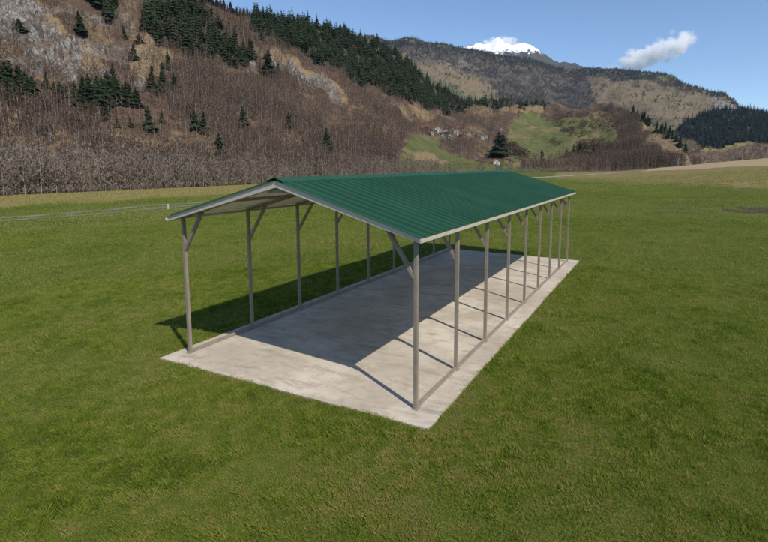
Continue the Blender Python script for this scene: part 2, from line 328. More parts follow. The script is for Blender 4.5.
# ------------------------------------------------------------------ hills
class Layer:
    def __init__(s, u0, u1, nu, ns, base, ridge, rb, rr_, pw=1.0, amp=.02, freq=.012, seed=1, back=.35):
        s.u = np.linspace(u0, u1, nu); s.s = np.linspace(0, 1, ns)
        U, Q = np.meshgrid(s.u, s.s, indexing='ij'); vb = kn(base, U); vr = kn(ridge, U)
        V = vb+(vr-vb)*Q; R = kn(rb, U)+(kn(rr_, U)-kn(rb, U))*Q**pw; P = at_dist(U, V, R)
        env = sstep(0, .12, Q)
        n = fbm(P[..., 0]*freq, P[..., 1]*freq, seed, 6, .55)-.5; P[..., 2] += R*amp*n*env
        s.P = P; s.U, s.V = project(P); s.R = R; s.Q = Q; s.back = back
    def build(s, name, mat, attrs, rough=None):
        P = s.P.copy()
        if rough is not None: P[..., 2] += rough
        s.P = P; s.U, s.V = project(P)
        rid = P[:, -1]; d = rid-CAM; bk = []
        for k, q in ((.03, .004), (.1, .06), (.25, .3), (s.back, 1.0)):
            b = rid+d*np.array([1, 1, 0])*k; b[:, 2] = rid[:, 2]*(1-q)-20*q; bk.append(b)
        P2 = np.concatenate([P, np.stack(bk, 1)], 1)
        at = {}
        for k, (ty, a) in attrs.items():
            ext = np.repeat(a[:, -1:], 4, 1); at[k] = (ty, np.concatenate([a, ext], 1))
        me = np_mesh(name, P2.reshape(-1, 3), grid_faces(*P2.shape[:2])[:, ::-1], [mat], at, True)
        s.obj = tag(link(name, me), kind='structure'); return s.obj
    def interp(s, fu, fs, arr):
        i = np.clip(fu.astype(int), 0, arr.shape[0]-2); j = np.clip(fs.astype(int), 0, arr.shape[1]-2); a = fu-i; b = fs-j
        if arr.ndim == 3: a = a[:, None]; b = b[:, None]
        return (arr[i, j]*(1-a)+arr[i+1, j]*a)*(1-b)+(arr[i, j+1]*(1-a)+arr[i+1, j+1]*a)*b
    def pick(s, u, v):                               # the point of the slope seen at photo pixel u, v
        i = int(np.clip(np.searchsorted(s.u, u), 1, len(s.u)-2)); j = int(np.argmin(np.abs(s.V[i]-v))); return s.P[i, j].copy()
    def scatter(s, n, weight):                       # random points, chosen by weight x ground area
        P = s.P; a = np.linalg.norm(np.cross(P[1:, :-1]-P[:-1, :-1], P[:-1, 1:]-P[:-1, :-1]), axis=-1)
        wgt = (a*weight[:-1, :-1]).ravel(); c = np.cumsum(wgt)/wgt.sum(); k = np.searchsorted(c, RNG.random(n)); m = P.shape[1]-1
        return s.interp(k//m+RNG.random(n), k % m+RNG.random(n), P)

A = Layer(-420, 700, 620, 190,
    [(-420, 212), (0, 197.5), (130, 191.5), (260, 185.5), (400, 178), (520, 174), (620, 172), (660, 170.5), (700, 170)],
    [(-420, -230), (0, -95), (120, -42), (200, -3), (222, 8), (240, 15), (255, 16), (270, 15), (300, 22), (345, 33), (380, 47), (411, 63), (430, 84), (458, 99), (483, 103), (518, 105), (545, 108), (575, 108), (600, 105), (612, 105), (625, 110), (640, 118), (655, 126), (672, 137), (685, 149), (693, 162), (700, 171)],
    [(-420, 100), (0, 122), (130, 132), (260, 152), (400, 196), (520, 255), (620, 315), (700, 330)],
    [(-420, 380), (200, 420), (300, 480), (400, 600), (460, 720), (520, 850), (600, 880), (640, 640), (690, 430), (700, 400)], .95, .042, .018, 3)
jU = A.U+(fbm(A.U*.06, A.V*.06, 41, 5, .65)-.5)*24; jV = A.V+(fbm(A.U*.06, A.V*.06, 47, 5, .65)-.5)*20
pm = lambda p, s=3.0, L=None: poly_mask(jU, jV, p, s)
rock = pm([(-60, -10), (28, -6), (45, 12), (62, 28), (80, 42), (86, 58), (80, 72), (74, 90), (62, 84), (48, 74), (27, 66), (26, 56), (36, 50), (10, 36), (-60, 30)])
rock = np.maximum(rock, pm([(128, 84), (142, 76), (148, 84), (138, 92)], 2)); rock = np.maximum(rock, pm([(244, 60), (252, 60), (262, 74), (258, 78), (246, 70)], 2))
band = [(262, 56), (280, 58), (300, 68), (322, 80), (345, 94), (351, 98), (344, 100), (320, 90), (300, 80), (280, 70), (268, 66)]
rock = np.maximum(rock, pm(band, 2.5)); rock = np.maximum(rock, .8*pm([(368, 42), (385, 44), (402, 60), (412, 68), (404, 72), (385, 60), (370, 52)], 3))
rock = np.maximum(rock, .8*pm([(408, 70), (424, 74), (430, 84), (420, 88), (408, 82)], 2)); rock = np.maximum(rock, pm([(638, 119), (652, 124), (662, 129), (674, 139), (690, 152), (697, 167), (680, 166), (664, 154), (650, 139)], 1.2))
rock = np.maximum(rock, .9*pm([(100, 62), (112, 66), (118, 76), (108, 78)], 2))
tan = pm([(80, 40), (98, 46), (107, 62), (104, 76), (90, 73), (82, 58)]); tan = np.maximum(tan, pm([(32, -4), (46, 2), (70, 30), (64, 34), (44, 14)], 2))
tan = np.maximum(tan, pm([(128, 22), (140, 26), (156, 38), (169, 52), (166, 68), (142, 80), (128, 78), (132, 50)])); tan = np.maximum(tan, .9*pm([(260, 46), (275, 44), (300, 62), (325, 76), (352, 92), (351, 98), (342, 92), (318, 80), (296, 68), (278, 58), (263, 55)], 2))
tan = np.maximum(tan, .8*pm([(0, 120), (20, 105), (40, 112), (28, 124), (5, 134)])); tan = np.maximum(tan, .9*pm([(-60, 146), (20, 141.5), (130, 140.5), (170, 138.5), (170, 142), (130, 144), (20, 146), (-60, 151)], 1.2))
tan = np.maximum(tan, .75*pm([(0, 40), (18, 32), (24, 40), (12, 52), (0, 54)], 2)); tan = np.maximum(tan, .8*pm([(384, 104), (405, 99), (432, 106), (445, 112), (428, 116), (400, 112)])); tan = np.maximum(tan, .8*pm([(500, 108), (520, 106), (544, 108), (545, 116), (505, 116)], 2))
tan = np.maximum(tan, .5*pm([(418, 128), (470, 128), (492, 136), (500, 150), (488, 154), (478, 140), (440, 141), (420, 138)], 3)); tan = np.maximum(tan, .55*pm([(460, 106), (510, 110), (512, 120), (470, 118)], 3)); tan = np.maximum(tan, .7*pm([(280, 134), (300, 132), (302, 142), (282, 146)], 2)); tan = np.maximum(tan, .8*pm([(412, 152), (432, 151), (450, 160), (414, 162)], 2)); tan = np.maximum(tan, .7*pm([(505, 160), (535, 158), (545, 166), (510, 168)], 2))
tan = np.maximum(tan, .7*pm([(590, 112), (606, 112), (618, 124), (612, 130), (592, 120)], 2)); tan = np.maximum(tan, .8*pm([(636, 118), (650, 122), (674, 139), (690, 156), (676, 152), (660, 142), (644, 128)], 2)); tan = np.maximum(tan, .6*pm([(570, 133), (600, 133), (602, 138), (575, 138)], 1.5))
green = pm([(404, 146), (416, 134), (432, 138), (446, 148), (462, 156), (500, 160), (560, 164), (560, 172), (395, 172), (396, 158)]); green = np.maximum(green, pm([(504, 142), (512, 124), (526, 115), (552, 114), (564, 120), (590, 122), (614, 124), (620, 136), (606, 150), (570, 156), (560, 166), (522, 166), (506, 152)]))
green = np.maximum(green, .8*pm([(560, 116), (600, 112), (610, 122), (600, 128), (565, 124)], 2)); green = np.maximum(green, .8*pm([(520, 150), (560, 150), (562, 166), (530, 166)], 3))
scar = sstep(622, 634, A.U); tan = np.maximum(tan, scar*np.clip(rock*1.2, 0, 1)); rock = rock*(1-.6*scar)
bankA = pm([(-60, 145), (20, 140), (130, 139), (175, 137), (176, 144), (130, 147), (20, 149), (-60, 152)], 1.2)
F1 = pm([(136, 18), (148, 8), (172, 4), (196, -10), (206, -6), (206, 14), (222, 30), (242, 50), (246, 62), (236, 68), (208, 57), (186, 57), (164, 44), (145, 32)], 2)
F2 = pm([(246, 8), (272, 6), (300, 12), (350, 20), (392, 40), (406, 58), (424, 80), (456, 92), (520, 100), (548, 104), (548, 110), (500, 109), (458, 113), (411, 101), (398, 99), (378, 90), (350, 78), (330, 68), (314, 58), (300, 47), (284, 42), (262, 38), (250, 30)], 2)
F3 = pm([(84, -40), (116, -44), (116, 12), (104, 14), (90, 6)], 2); F4 = pm([(-420, -60), (-60, 40), (-6, 60), (-4, 100), (-60, 110), (-420, 90)], 4)
wood = np.clip(F1+F2+F3+F4, 0, 1); rock = np.maximum(rock, .6*sstep(.58, .68, fbm(A.P[..., 0]*.022, A.P[..., 2]*.05, 87, 5, .6))*sstep(280, 120, A.U+.6*A.V)*sstep(.3, .5, A.Q)*(1-wood)); tan = np.maximum(tan, .5*sstep(.52, .68, fbm(A.P[..., 0]*.03, A.P[..., 1]*.03, 83, 5, .6))*(1-wood))
zoneA = np.stack([rock, tan, green, np.ones_like(rock)], -1)
gul = np.abs(fbm(A.U*.045+A.V*.012, A.V*.008, 77, 4)-.5)*2; rg0 = (gul-.3)*A.R*.020*sstep(.12, .4, A.Q)*(1-sstep(.93, 1, A.Q))
rg = rg0*(1-.85*np.clip(green, 0, 1))*(1-.7*sstep(480, 520, A.U))+rock*(1-.8*sstep(600, 630, A.U))*(A.R*.040)*(np.abs(fbm(A.P[..., 0]*.09, A.P[..., 1]*.09, 71, 5, .6)-.5)*2-.25+.3*(vnoise(A.P[..., 0]*.35, A.P[..., 2]*.35, 72)-.5))
matA = mat_hill('scrubby_hillside', (.070, .045, .030), (.128, .085, .053), (.055, .049, .043), (.275, .25, .22), (.19, .132, .072), (.28, .20, .11), (.075, .088, .028), (.115, .115, .045), (.05, .042, .03), (.075, .06, .042))
A.build('hillside', matA, {'zone': ('FLOAT_COLOR', zoneA), 'wood': ('FLOAT', wood)}, rg)

B = Layer(300, 1000, 400, 150, [(300, 176), (1000, 172)],
    [(300, 26), (390, 40), (415, 42), (440, 47), (470, 52), (495, 57), (530, 61), (545, 63), (580, 68), (610, 72), (640, 73), (655, 76), (680, 84), (705, 93), (725, 98), (733, 102), (745, 116), (800, 140), (1000, 150)],
    [(300, 950), (1000, 1150)], [(300, 2600), (450, 2600), (560, 2900), (735, 2300), (1000, 2100)], 1.1, .040, .0040, 13)
jU = B.U+(fbm(B.U*.06, B.V*.11, 51, 5, .65)-.5)*34; jV = B.V+(fbm(B.U*.06, B.V*.11, 57, 5, .65)-.5)*20
woodB = pm([(380, 36), (440, 42), (500, 52), (545, 60), (575, 72), (590, 88), (604, 108), (590, 120), (470, 118), (500, 100), (480, 84), (455, 70), (430, 60), (380, 54)])
woodB = np.maximum(woodB, pm([(560, 66), (610, 71), (650, 74), (690, 86), (700, 92), (668, 87), (640, 82), (600, 78), (560, 74)], 2)); woodB = np.maximum(woodB, pm([(560, 98), (590, 96), (608, 104), (640, 116), (660, 130), (610, 122), (575, 112)], 3))
stk = sstep(.5, .66, fbm(B.U*.05, B.V*.22, 151, 5, .6)); stg = sstep(.52, .66, fbm(B.U*.045, B.V*.25, 153, 5, .6))
tanB = np.maximum(pm([(415, 62), (450, 64), (480, 74), (498, 88), (490, 98), (460, 92), (430, 80)]), pm([(575, 74), (640, 84), (700, 94), (735, 102), (740, 120), (680, 124), (640, 112), (600, 96)])*.75)
greenB = np.maximum(.8*pm([(610, 88), (650, 92), (675, 100), (650, 106), (615, 100)]), .7*pm([(430, 78), (470, 84), (495, 94), (480, 100), (440, 90)])); greenB = np.maximum(greenB, .7*pm([(690, 98), (720, 102), (722, 110), (690, 108)])); greenB = np.maximum(greenB, .6*pm([(640, 122), (690, 128), (690, 145), (650, 140)]))
tanB = np.clip(tanB*.8+.45*stk*(1-.5*woodB), 0, 1); greenB = np.clip(greenB*1.25+.55*stg*(1-woodB), 0, 1); woodB = woodB*.85
rockB = np.maximum(.8*pm([(700, 94), (728, 98), (735, 106), (726, 112), (712, 104)], 2), .7*pm([(435, 58), (470, 62), (474, 68), (440, 64)], 2))
matB = mat_hill('far_mountainside', (.095, .075, .05), (.16, .125, .08), (.12, .11, .10), (.25, .23, .205), (.15, .112, .066), (.215, .16, .095), (.075, .10, .038), (.115, .128, .055), (.042, .039, .034), (.105, .085, .062), .22)
B.build('mountain', matB, {'zone': ('FLOAT_COLOR', np.stack([rockB, tanB, greenB, np.ones_like(rockB)], -1)), 'wood': ('FLOAT', woodB)})

C = Layer(380, 640, 130, 60, [(380, 110), (640, 110)], [(380, 62), (430, 56), (452, 50.5), (465, 48), (478, 44), (488, 41.5), (497, 40), (507, 41), (518, 44.5), (530, 48), (548, 56), (575, 64), (640, 80)],
    [(380, 3600), (640, 3600)], [(380, 4300), (640, 4300)], 1, .026, .011, 23)
snow = np.clip(sstep(60, 43, C.V)*1.0*sstep(440, 470, C.U)*sstep(600, 548, C.U), 0, 1.2)
C.build('snowy_mountain', mat_snow(), {'snow': ('FLOAT', snow)})

Dl = Layer(640, 1250, 300, 90, [(640, 176), (1250, 168)], [(640, 158), (665, 138), (680, 126), (692, 118), (705, 113), (720, 110), (735, 109), (750, 110), (768, 113), (820, 108), (1250, 90)],
    [(640, 560), (720, 620), (1250, 560)], [(640, 1000), (760, 1300), (1250, 1100)], .9, .012, .008, 33)
jU = Dl.U+(fbm(Dl.U*.06, Dl.V*.09, 61, 4)-.5)*16; jV = Dl.V+(fbm(Dl.U*.06, Dl.V*.09, 67, 4)-.5)*8
forD = pm([(664, 124), (690, 108), (735, 90), (1250, 60), (1250, 150), (770, 142), (745, 144), (720, 150), (704, 150), (692, 140), (676, 138)], 2)
tanD = .9*pm([(700, 147), (740, 143), (756, 141), (756, 145), (730, 150), (702, 152)], 1.5)
matD = mat_hill('wooded_valley_side', (.10, .075, .05), (.15, .11, .07), (.2, .18, .16), (.3, .28, .25), (.19, .16, .07), (.25, .2, .09), (.08, .1, .03), (.12, .12, .05), (.035, .034, .026), (.055, .05, .036), .5)
Dl.build('wooded_hill', matD, {'zone': ('FLOAT_COLOR', np.stack([forD*0, tanD, tanD*0, np.ones_like(tanD)], -1)), 'wood': ('FLOAT', forD)})

# ------------------------------------------------------------------ trees
def merge(parts):                                    # [(V, F(tri), tint)] -> one
    V = []; F = []; T = []; o = 0
    for v, f, t in parts: V.append(v); F.append(f+o); T.append(t); o += len(v)
    return np.concatenate(V), np.concatenate(F), np.concatenate(T)
def limb(a, b, r0, r1, n=4, tint=.5):
    a = np.array(a, float); b = np.array(b, float); d = b-a; d /= np.linalg.norm(d)
    x = np.cross(d, [.3, .9, .1]); x /= np.linalg.norm(x); y = np.cross(d, x); k = np.arange(n)*2*math.pi/n
    c = np.cos(k)[:, None]*x+np.sin(k)[:, None]*y; V = np.concatenate([a+c*r0, b+c*r1]); F = []
    for i in range(n): j = (i+1) % n; F += [(i, j, n+j), (i, n+j, n+i)]
    return V, np.array(F), np.full(2*n, tint)
def twig(a, b, w_, tint):                            # a slim flat sliver, wide at its root
    a = np.array(a, float); b = np.array(b, float); x = np.cross(b-a, RNG.normal(size=3)); x /= np.linalg.norm(x)+1e-9
    return np.array([a-x*w_, a+x*w_, b]), np.array([[0, 1, 2]]), np.full(3, tint)
def bare_tree(h, spread, nb, nt_, tw, base=.25, tr=.012, up=.75):
    """returns trunk solids and twig slivers of a leafless tree of height h"""
    lean = RNG.normal(size=2)*.03*h; tip = np.array([lean[0], lean[1], h]); tk = []; cr = []
    mid = np.array([lean[0]*.3+RNG.normal()*.02*h, lean[1]*.3+RNG.normal()*.02*h, h*.5])
    tk.append(limb((0, 0, -.4), mid, h*tr, h*tr*.62, 5)); tk.append(limb(mid, tip*.97, h*tr*.62, h*tr*.12, 4))
    for i in range(nb):
        q = base+(1-base)*(i+.5)/nb*.95; p0 = mid*(q/.5) if q < .5 else mid+(tip-mid)*((q-.5)/.5)
        ang = i*2.4+RNG.random(); L = spread*h*(1.05-q*.75)*(.7+.6*RNG.random())
        d = np.array([math.cos(ang)*(1-up*.6), math.sin(ang)*(1-up*.6), up]); d /= np.linalg.norm(d); p1 = p0+d*L
        tk.append(limb(p0, p1, h*tr*.32, h*tr*.07, 3))
        for k in range(nt_):
            f = .2+.8*RNG.random(); s = p0+(p1-p0)*f; e = RNG.normal(size=3)*.55+d*.7+np.array([0, 0, .35]); e /= np.linalg.norm(e)
            cr.append(twig(s, s+e*L*(.25+.4*RNG.random()), tw*(.6+.8*RNG.random()), RNG.random()))
    return merge(tk), merge(cr)
def spruce(h, w_, layers, per, jag=.5):
    tk = merge([limb((0, 0, -.5), (0, 0, h*.96), h*.016, h*.003, 5)]); cr = []; V = []; F = []; T = []
    for i in range(layers):
        q = (i+.3)/layers; z = h*(.05+.93*q); rad = w_*h*(1-q)**.8*(.6+.75*RNG.random())+.015*h
        for k in range(per):
            a = (k+RNG.random()*.8)/per*2*math.pi+i*1.3; L = rad*(.4+.85*RNG.random()); dz = -L*(.25+.4*RNG.random())*(1-.6*q)
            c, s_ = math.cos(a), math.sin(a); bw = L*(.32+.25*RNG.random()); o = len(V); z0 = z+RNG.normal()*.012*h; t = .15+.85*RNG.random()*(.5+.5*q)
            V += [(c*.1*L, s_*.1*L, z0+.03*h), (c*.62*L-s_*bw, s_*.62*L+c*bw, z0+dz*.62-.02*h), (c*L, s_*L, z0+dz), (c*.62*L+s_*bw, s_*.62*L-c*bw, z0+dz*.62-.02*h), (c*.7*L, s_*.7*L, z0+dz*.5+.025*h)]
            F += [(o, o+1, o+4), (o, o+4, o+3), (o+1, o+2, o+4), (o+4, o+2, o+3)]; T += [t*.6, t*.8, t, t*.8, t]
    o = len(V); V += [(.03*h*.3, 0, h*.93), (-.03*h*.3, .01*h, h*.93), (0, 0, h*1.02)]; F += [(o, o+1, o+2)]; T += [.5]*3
    return tk, (np.array(V), np.array(F), np.array(T))
def stuff_mesh(name, protos, pts, scl, mats, vs=None):   # many far trees, leaning and turned at random, as one mesh
    Vs = []; Fs = []; Ts = []; Ms = []; o = 0; k = RNG.integers(0, len(protos), len(pts)); an = RNG.random(len(pts))*2*math.pi; tj = np.clip(.45*RNG.random(len(pts))+1.5*(fbm(pts[:, 0]*.045, pts[:, 1]*.045, 63, 4)-.5)+.28, 0, 1)
    for pi, (parts) in enumerate(protos):
        idx = np.where(k == pi)[0]
        for mi, (v, f, t) in enumerate(parts):
            if not len(idx): continue
            c = np.cos(an[idx])[:, None]; s = np.sin(an[idx])[:, None]; sc = scl[idx][:, None]; wd = sc if vs is None else sc*vs[idx][:, None]
            W = np.stack([(v[:, 0]*c-v[:, 1]*s)*wd, (v[:, 0]*s+v[:, 1]*c)*wd, v[:, 2]*sc], -1)+pts[idx][:, None, :]
            Vs.append(W.reshape(-1, 3)); n = len(v); Fs.append((f[None]+(np.arange(len(idx))*n)[:, None, None]).reshape(-1, 3)+o); o += n*len(idx)
            Ts.append((np.clip(t[None]*.5+tj[idx][:, None]*.5, 0, 1)).ravel()); Ms.append(np.full(len(f)*len(idx), mi))
    return np_mesh(name, np.concatenate(Vs), np.concatenate(Fs), mats, {'tint': ('FLOAT', np.concatenate(Ts))}, False, np.concatenate(Ms))

# --- far woods that read as one mass
LOWSP = [spruce(1, .24, 9, 6), spruce(1, .28, 8, 6), spruce(1, .21, 9, 5)]
TINY = [spruce(1, .34, 4, 4), spruce(1, .28, 5, 4)]
SCRUB = [bare_tree(1, .42, 7, 7, .012, .12, .011, .6) for _ in range(5)]
WIDE = [bare_tree(1, .5, 7, 10, .035, .08, .012, .5) for _ in range(4)]
POLEY = [bare_tree(1, .26, 12, 11, .009, .12, .0065, .8) for _ in range(5)]
def heights(n, a, b): return a+(b-a)*RNG.random(n)
wF = F1+F2+F3+F4; p = A.scatter(3000, np.clip(wF-.25, 0, 1)/np.maximum(A.R, 100)*300)
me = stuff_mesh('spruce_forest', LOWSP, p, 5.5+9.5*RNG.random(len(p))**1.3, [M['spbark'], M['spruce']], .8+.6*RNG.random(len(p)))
tag(link('spruce_forest', me), 'dense dark spruce forest covering the upper hillside up to the skyline', 'forest', kind='stuff')
free = np.clip(1-.8*wF, 0, 1)*np.clip(1-.88*rock, 0, 1)*np.clip(1-.58*tan, .02, 1)*np.clip(1-1.3*green, .006, 1)*sstep(-.0, .05, A.Q)
free = free*(1-np.clip(sstep(632, 640, A.U)*np.maximum(rock, tan)*1.3, 0, .99)); free = free*(1-.45*sstep(395, 430, A.U)*(1-sstep(600, 625, A.U))*sstep(100, 116, A.V)); free = free*(1-.9*bankA); clump = sstep(.3, .62, fbm(A.P[..., 0]*.035, A.P[..., 1]*.035, 91, 4))*.85+.15
p = A.scatter(22000, free*clump/np.maximum(A.R, 100)*300*(1+2.2*sstep(560, 640, A.U)))
me = stuff_mesh('bare_woodland', SCRUB+POLEY[:2], p, heights(len(p), 3.2, 8.0), [M['bark'], M['twig']])
tag(link('bare_woodland', me), 'leafless brown scrub and woodland covering the slope behind the meadow', 'woodland', kind='stuff')
p = Dl.scatter(3600, np.clip(forD-.2, 0, 1)/Dl.R*1000); me = stuff_mesh('conifer_forest', LOWSP[:2], p, heights(len(p), 10, 17), [M['spbark'], M['hazespruce']])
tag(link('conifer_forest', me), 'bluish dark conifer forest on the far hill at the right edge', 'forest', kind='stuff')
p = Dl.scatter(1500, np.clip(1-forD-tanD, 0, 1)); me = stuff_mesh('valley_scrub', WIDE, p, heights(len(p), 4, 8), [M['bark'], M['twig']])
tag(link('valley_scrub', me), 'brown bare scrub at the foot of the conifer hill on the right', 'woodland', kind='stuff')
wB = np.clip(woodB-.2, 0, 1)*sstep(.38, .6, fbm(B.U*.12, B.V*.2, 99, 4))+.35*sstep(.55, .68, fbm(B.U*.09, B.V*.2, 98, 4))+1.6*sstep(.90, .97, B.Q)
p = B.scatter(9500, wB+.02); me = stuff_mesh('mountain_wood', TINY, p, heights(len(p), 8, 15), [M['spbark'], M['hazespruce']])
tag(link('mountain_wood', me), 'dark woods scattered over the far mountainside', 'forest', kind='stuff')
p = B.scatter(6000, (np.clip(woodB, 0, 1)*.8+.2)*sstep(.35, .6, fbm(B.U*.15, B.V*.3, 97, 4))); me = stuff_mesh('mountain_scrub', WIDE[:3], p, heights(len(p), 8, 14), [M['bark'], M['twig']])
tag(link('mountain_scrub', me), 'bare brown scrub on the far mountainside below the snow', 'woodland', kind='stuff')
# --- shrubs of the hedges that step across the green pasture
hed = []
for (x0, y0, x1, y1, n) in ((552, 117, 606, 116, 40), (556, 126, 600, 123, 45), (566, 129, 616, 128, 45), (548, 121, 560, 120, 14), (560, 133, 572, 131, 20), (568, 136, 590, 135, 16), (575, 145, 602, 144, 26), (550, 144, 560, 146, 10), (566, 158, 612, 160, 90), (575, 150, 612, 150, 60), (505, 150, 525, 158, 60), (496, 142, 512, 150, 40), (600, 118, 618, 126, 30)):
    for t in RNG.random(n): hed.append(A.pick(x0+(x1-x0)*t+RNG.normal()*1.5, y0+(y1-y0)*t+RNG.normal()*1.2))
hed = np.array(hed); me = stuff_mesh('hedgerow', WIDE, hed, heights(len(hed), 3.5, 7), [M['bark'], M['twig']], np.full(len(hed), 1.5))
tag(link('hedgerow', me), 'brown leafless hedges stepping across the green hillside pasture', 'hedge', kind='stuff')

# --- single spruces: trunk and crown under an empty
def mk_part(name, d, mat): return np_mesh(name, d[0], d[1], [mat], {'tint': ('FLOAT', d[2])}, False)
PROTO = []
for (wd, la, pe) in ((.25, 16, 10), (.21, 17, 9), (.30, 15, 10), (.45, 10, 12), (.27, 13, 9), (.23, 19, 9), (.33, 14, 9)):
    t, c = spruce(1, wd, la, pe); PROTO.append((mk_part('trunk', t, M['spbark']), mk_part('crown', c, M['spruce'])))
def put_spruce(u, v, hpx, label, group=None, pr=None, layer=A, sx=1.0, cat='spruce'):
    q = layer.pick(u, v); h = hpx/FOC*float((q-CAM)@FW); k = PROTO[(0, 1, 2, 4, 5, 6)[RNG.integers(0, 6)] if pr is None else pr]; sx *= .85+.4*RNG.random()
    e = empty('spruce_tree', q, RNG.random()*6.28); e.scale = (h*sx, h*sx, h); e.rotation_euler = (RNG.normal()*.04, RNG.normal()*.04, RNG.random()*6.28); tag(e, label, cat, group)
    link('trunk', k[0], e); link('crown', k[1], e); return e
LONE = [
 (19, 31, 12, 'round dark conifer bush growing on the grey cliff face', 3), (81, 35, 24, 'slim dark spruce standing right of the tan grass slope top by the cliff', 1),
 (123, 38, 13, 'small dark spruce on brown scrub right of the cliff', 0), (219, 161, 28, 'broad dark spruce standing alone above the bare tree row behind the roof gable', 2),
 (326, 153, 25, 'lone spire shaped spruce above the middle of the green roof front', 1), (287.5, 129, 17, 'thin dim spruce on the brown slope above and left of the lone spire spruce', 1),
 (243.6, 129, 23, 'slender mid green spruce alone on the brown slope above the shed gable', 1), (4, 167, 18, 'rounded dark conifer at the left end of the bare tree row', 3),
 (30, 156, 9, 'small dull green bush on the bank above the bare tree row', 3), (267, 75, 25, 'dark spruce at the upper end of the diagonal rock band', 2),
 (277, 74, 11, 'very small dark spruce beside the diagonal rock band', 0), (250, 58, 20, 'bushy dark spruce beside the pale scree below the skyline', 2),
 (242, 64, 17, 'dark spruce at the lower right tip of the upper forest', 0), (149, 132, 26, 'mid green spruce with a broad base above the tan bank', 2),
 (161, 124, 14, 'faint slim spruce just right of the broad based one above the tan bank', 1), (167.5, 71, 21, 'tall spruce at the right rim of the tan slope', 1),
 (151, 93, 27, 'left one of three spruces below the tan slope', 0), (162, 92, 29, 'middle and tallest of three spruces below the tan slope', 0), (174, 91, 19, 'short right one of three spruces below the tan slope', 1),
 (132, 61, 17, 'dark spruce at the left rim of the tan slope', 0), (138, 42, 9, 'small dark bush on top of the tan slope', 3), (194, 130, 21, 'left spruce of a pair halfway up the brown slope', 1), (203, 134, 23, 'right spruce of a pair halfway up the brown slope', 0),
 (188, 119, 17, 'faint spruce above the pair halfway up the brown slope', 1), (194, 103, 11, 'left of two tiny spruces under the upper forest', 1), (200.5, 102, 11, 'right of two tiny spruces under the upper forest', 1),
 (49, 131.5, 11, 'right of two small conifers left on the lower slope above the bank', 2), (38.5, 134, 10, 'left of two small conifers left on the lower slope above the bank', 3), (115.6, 127.5, 10, 'small spruce below the right end of the spruce belt under the cliff', 0),
 (129, 128, 10, 'tiny spruce right of the spruce belt above the tan bank', 0), (43.5, 89, 17, 'small spruce standing apart in front of the white rock face', 0),
 (541.7, 165, 16, 'small dark spruce standing between the dark sheds beside the pasture', 2), (248, 12, 4, 'tiny spruce on the skyline beside the mast', 0), (651, 156, 7, 'small dark spruce low on the spur beneath the pale cliff', 1)]
for u, v, h, lab, pr in LONE: put_spruce(u, v, h, lab, None, pr, sx=1.15)
put_spruce(496, 156, 24, 'left half of the big dark spruce pair behind the red roofed house', None, 2, sx=1.3); put_spruce(501.5, 156.5, 22, 'right half of the big dark spruce pair behind the red roofed house', None, 2, sx=1.3)
BELT = [(4, 100, 26), (13, 106, 22), (20, 89, 26), (31, 98, 24), (37, 103, 20), (62, 104, 18), (75, 103, 24), (83, 99, 26), (89, 102, 32), (95, 106, 34), (106, 106, 28), (115, 99, 26), (126, 100, 22), (99, 112, 24), (2, 96, 40), (10, 92, 36), (17, 95, 34), (24, 88, 20), (28, 103, 32), (34, 107, 34), (22, 102, 28), (7, 104, 30), (58, 101, 23), (54, 96, 17), (66, 101, 19), (63, 97, 15), (80, 106, 33), (86, 108, 26), (92, 112, 36), (98, 118, 44), (103, 110, 34), (108, 96, 30), (112, 90, 30), (118, 104, 27), (123, 106, 24), (101, 100, 26), (78, 128.5, 19), (87, 127, 18), (72, 126, 13), (129, 100, 20), (134, 106, 22), (138, 108, 18)]
for u, v, h in BELT: put_spruce(u, v, h*.88, 'dark spruce in the loose belt of spruces under the grey cliff', 'spruces in the belt under the cliff', sx=1.0)
for u in np.linspace(632, 686, 16): put_spruce(u+RNG.normal()*1.5, kn([(612, 105), (625, 110), (640, 118), (655, 126), (672, 137), (685, 149)], u)+1, 7+RNG.random()*5, 'dark conifer in the row along the spur crest above the pale cliff', 'conifers along the spur crest', sx=1.2)
for u, v in ((572, 156), (577, 158), (582, 157), (587, 159), (592, 155), (579, 153), (566, 157)): put_spruce(u, v, 8+RNG.random()*4, 'dim green conifer among the bare thicket below the pasture', 'conifers in the thicket below the pasture', sx=1.3)
for u in np.linspace(206, 246, 14): put_spruce(u+RNG.normal(), kn([(200, -2), (222, 9), (240, 16), (255, 17)], u), 5+RNG.random()*6, 'small conifer on the left skyline above the brown slope', 'conifers on the left skyline', sx=1.1)

# --- bare trees along the far edge of the meadow: trunk (with its branches) and twigs
BP = []
for k in range(7):
    t, c = bare_tree(1, .30, 14, 16, .0065, .14, .0065, .82); BP.append((mk_part('trunk', t, M['palebark' if k == 6 else 'bark']), mk_part('crown', c, M['wtwig'])))
def put_bare(u, back, h, label, group, pr):
    r = float(kn(EDGE_D, u))+back; d = at_dist(np.float64(u), np.float64(180), r); i = int(np.clip(np.searchsorted(A.u, u), 0, len(A.u)-1))
    j = int(np.argmin(np.abs(A.R[i]-r))); z = max(float(A.P[i, j, 2]), float(ground_z(d[0], d[1])))
    e = empty('bare_tree', (d[0], d[1], z), RNG.random()*6.28); e.scale = (h*1.15, h*1.15, h); tag(e, label, 'bare tree', group)
    link('trunk', BP[pr][0], e); link('crown', BP[pr][1], e); return e
for i in range(215):
    u = -60+520*(i+RNG.random())/215; back = RNG.random()**1.6*16-2; h = (5.6+4.0*RNG.random())*(1.0 if u < 200 else .82 if u < 330 else .7)
    grp = ('left end of the bare tree row' if u < 130 else 'bare tree row behind the shed gable' if u < 275 else 'bare tree row just above the green roof')
    put_bare(u, back, h, 'slender grey leafless tree in the '+grp, 'bare trees in the '+grp, RNG.integers(0, 6))
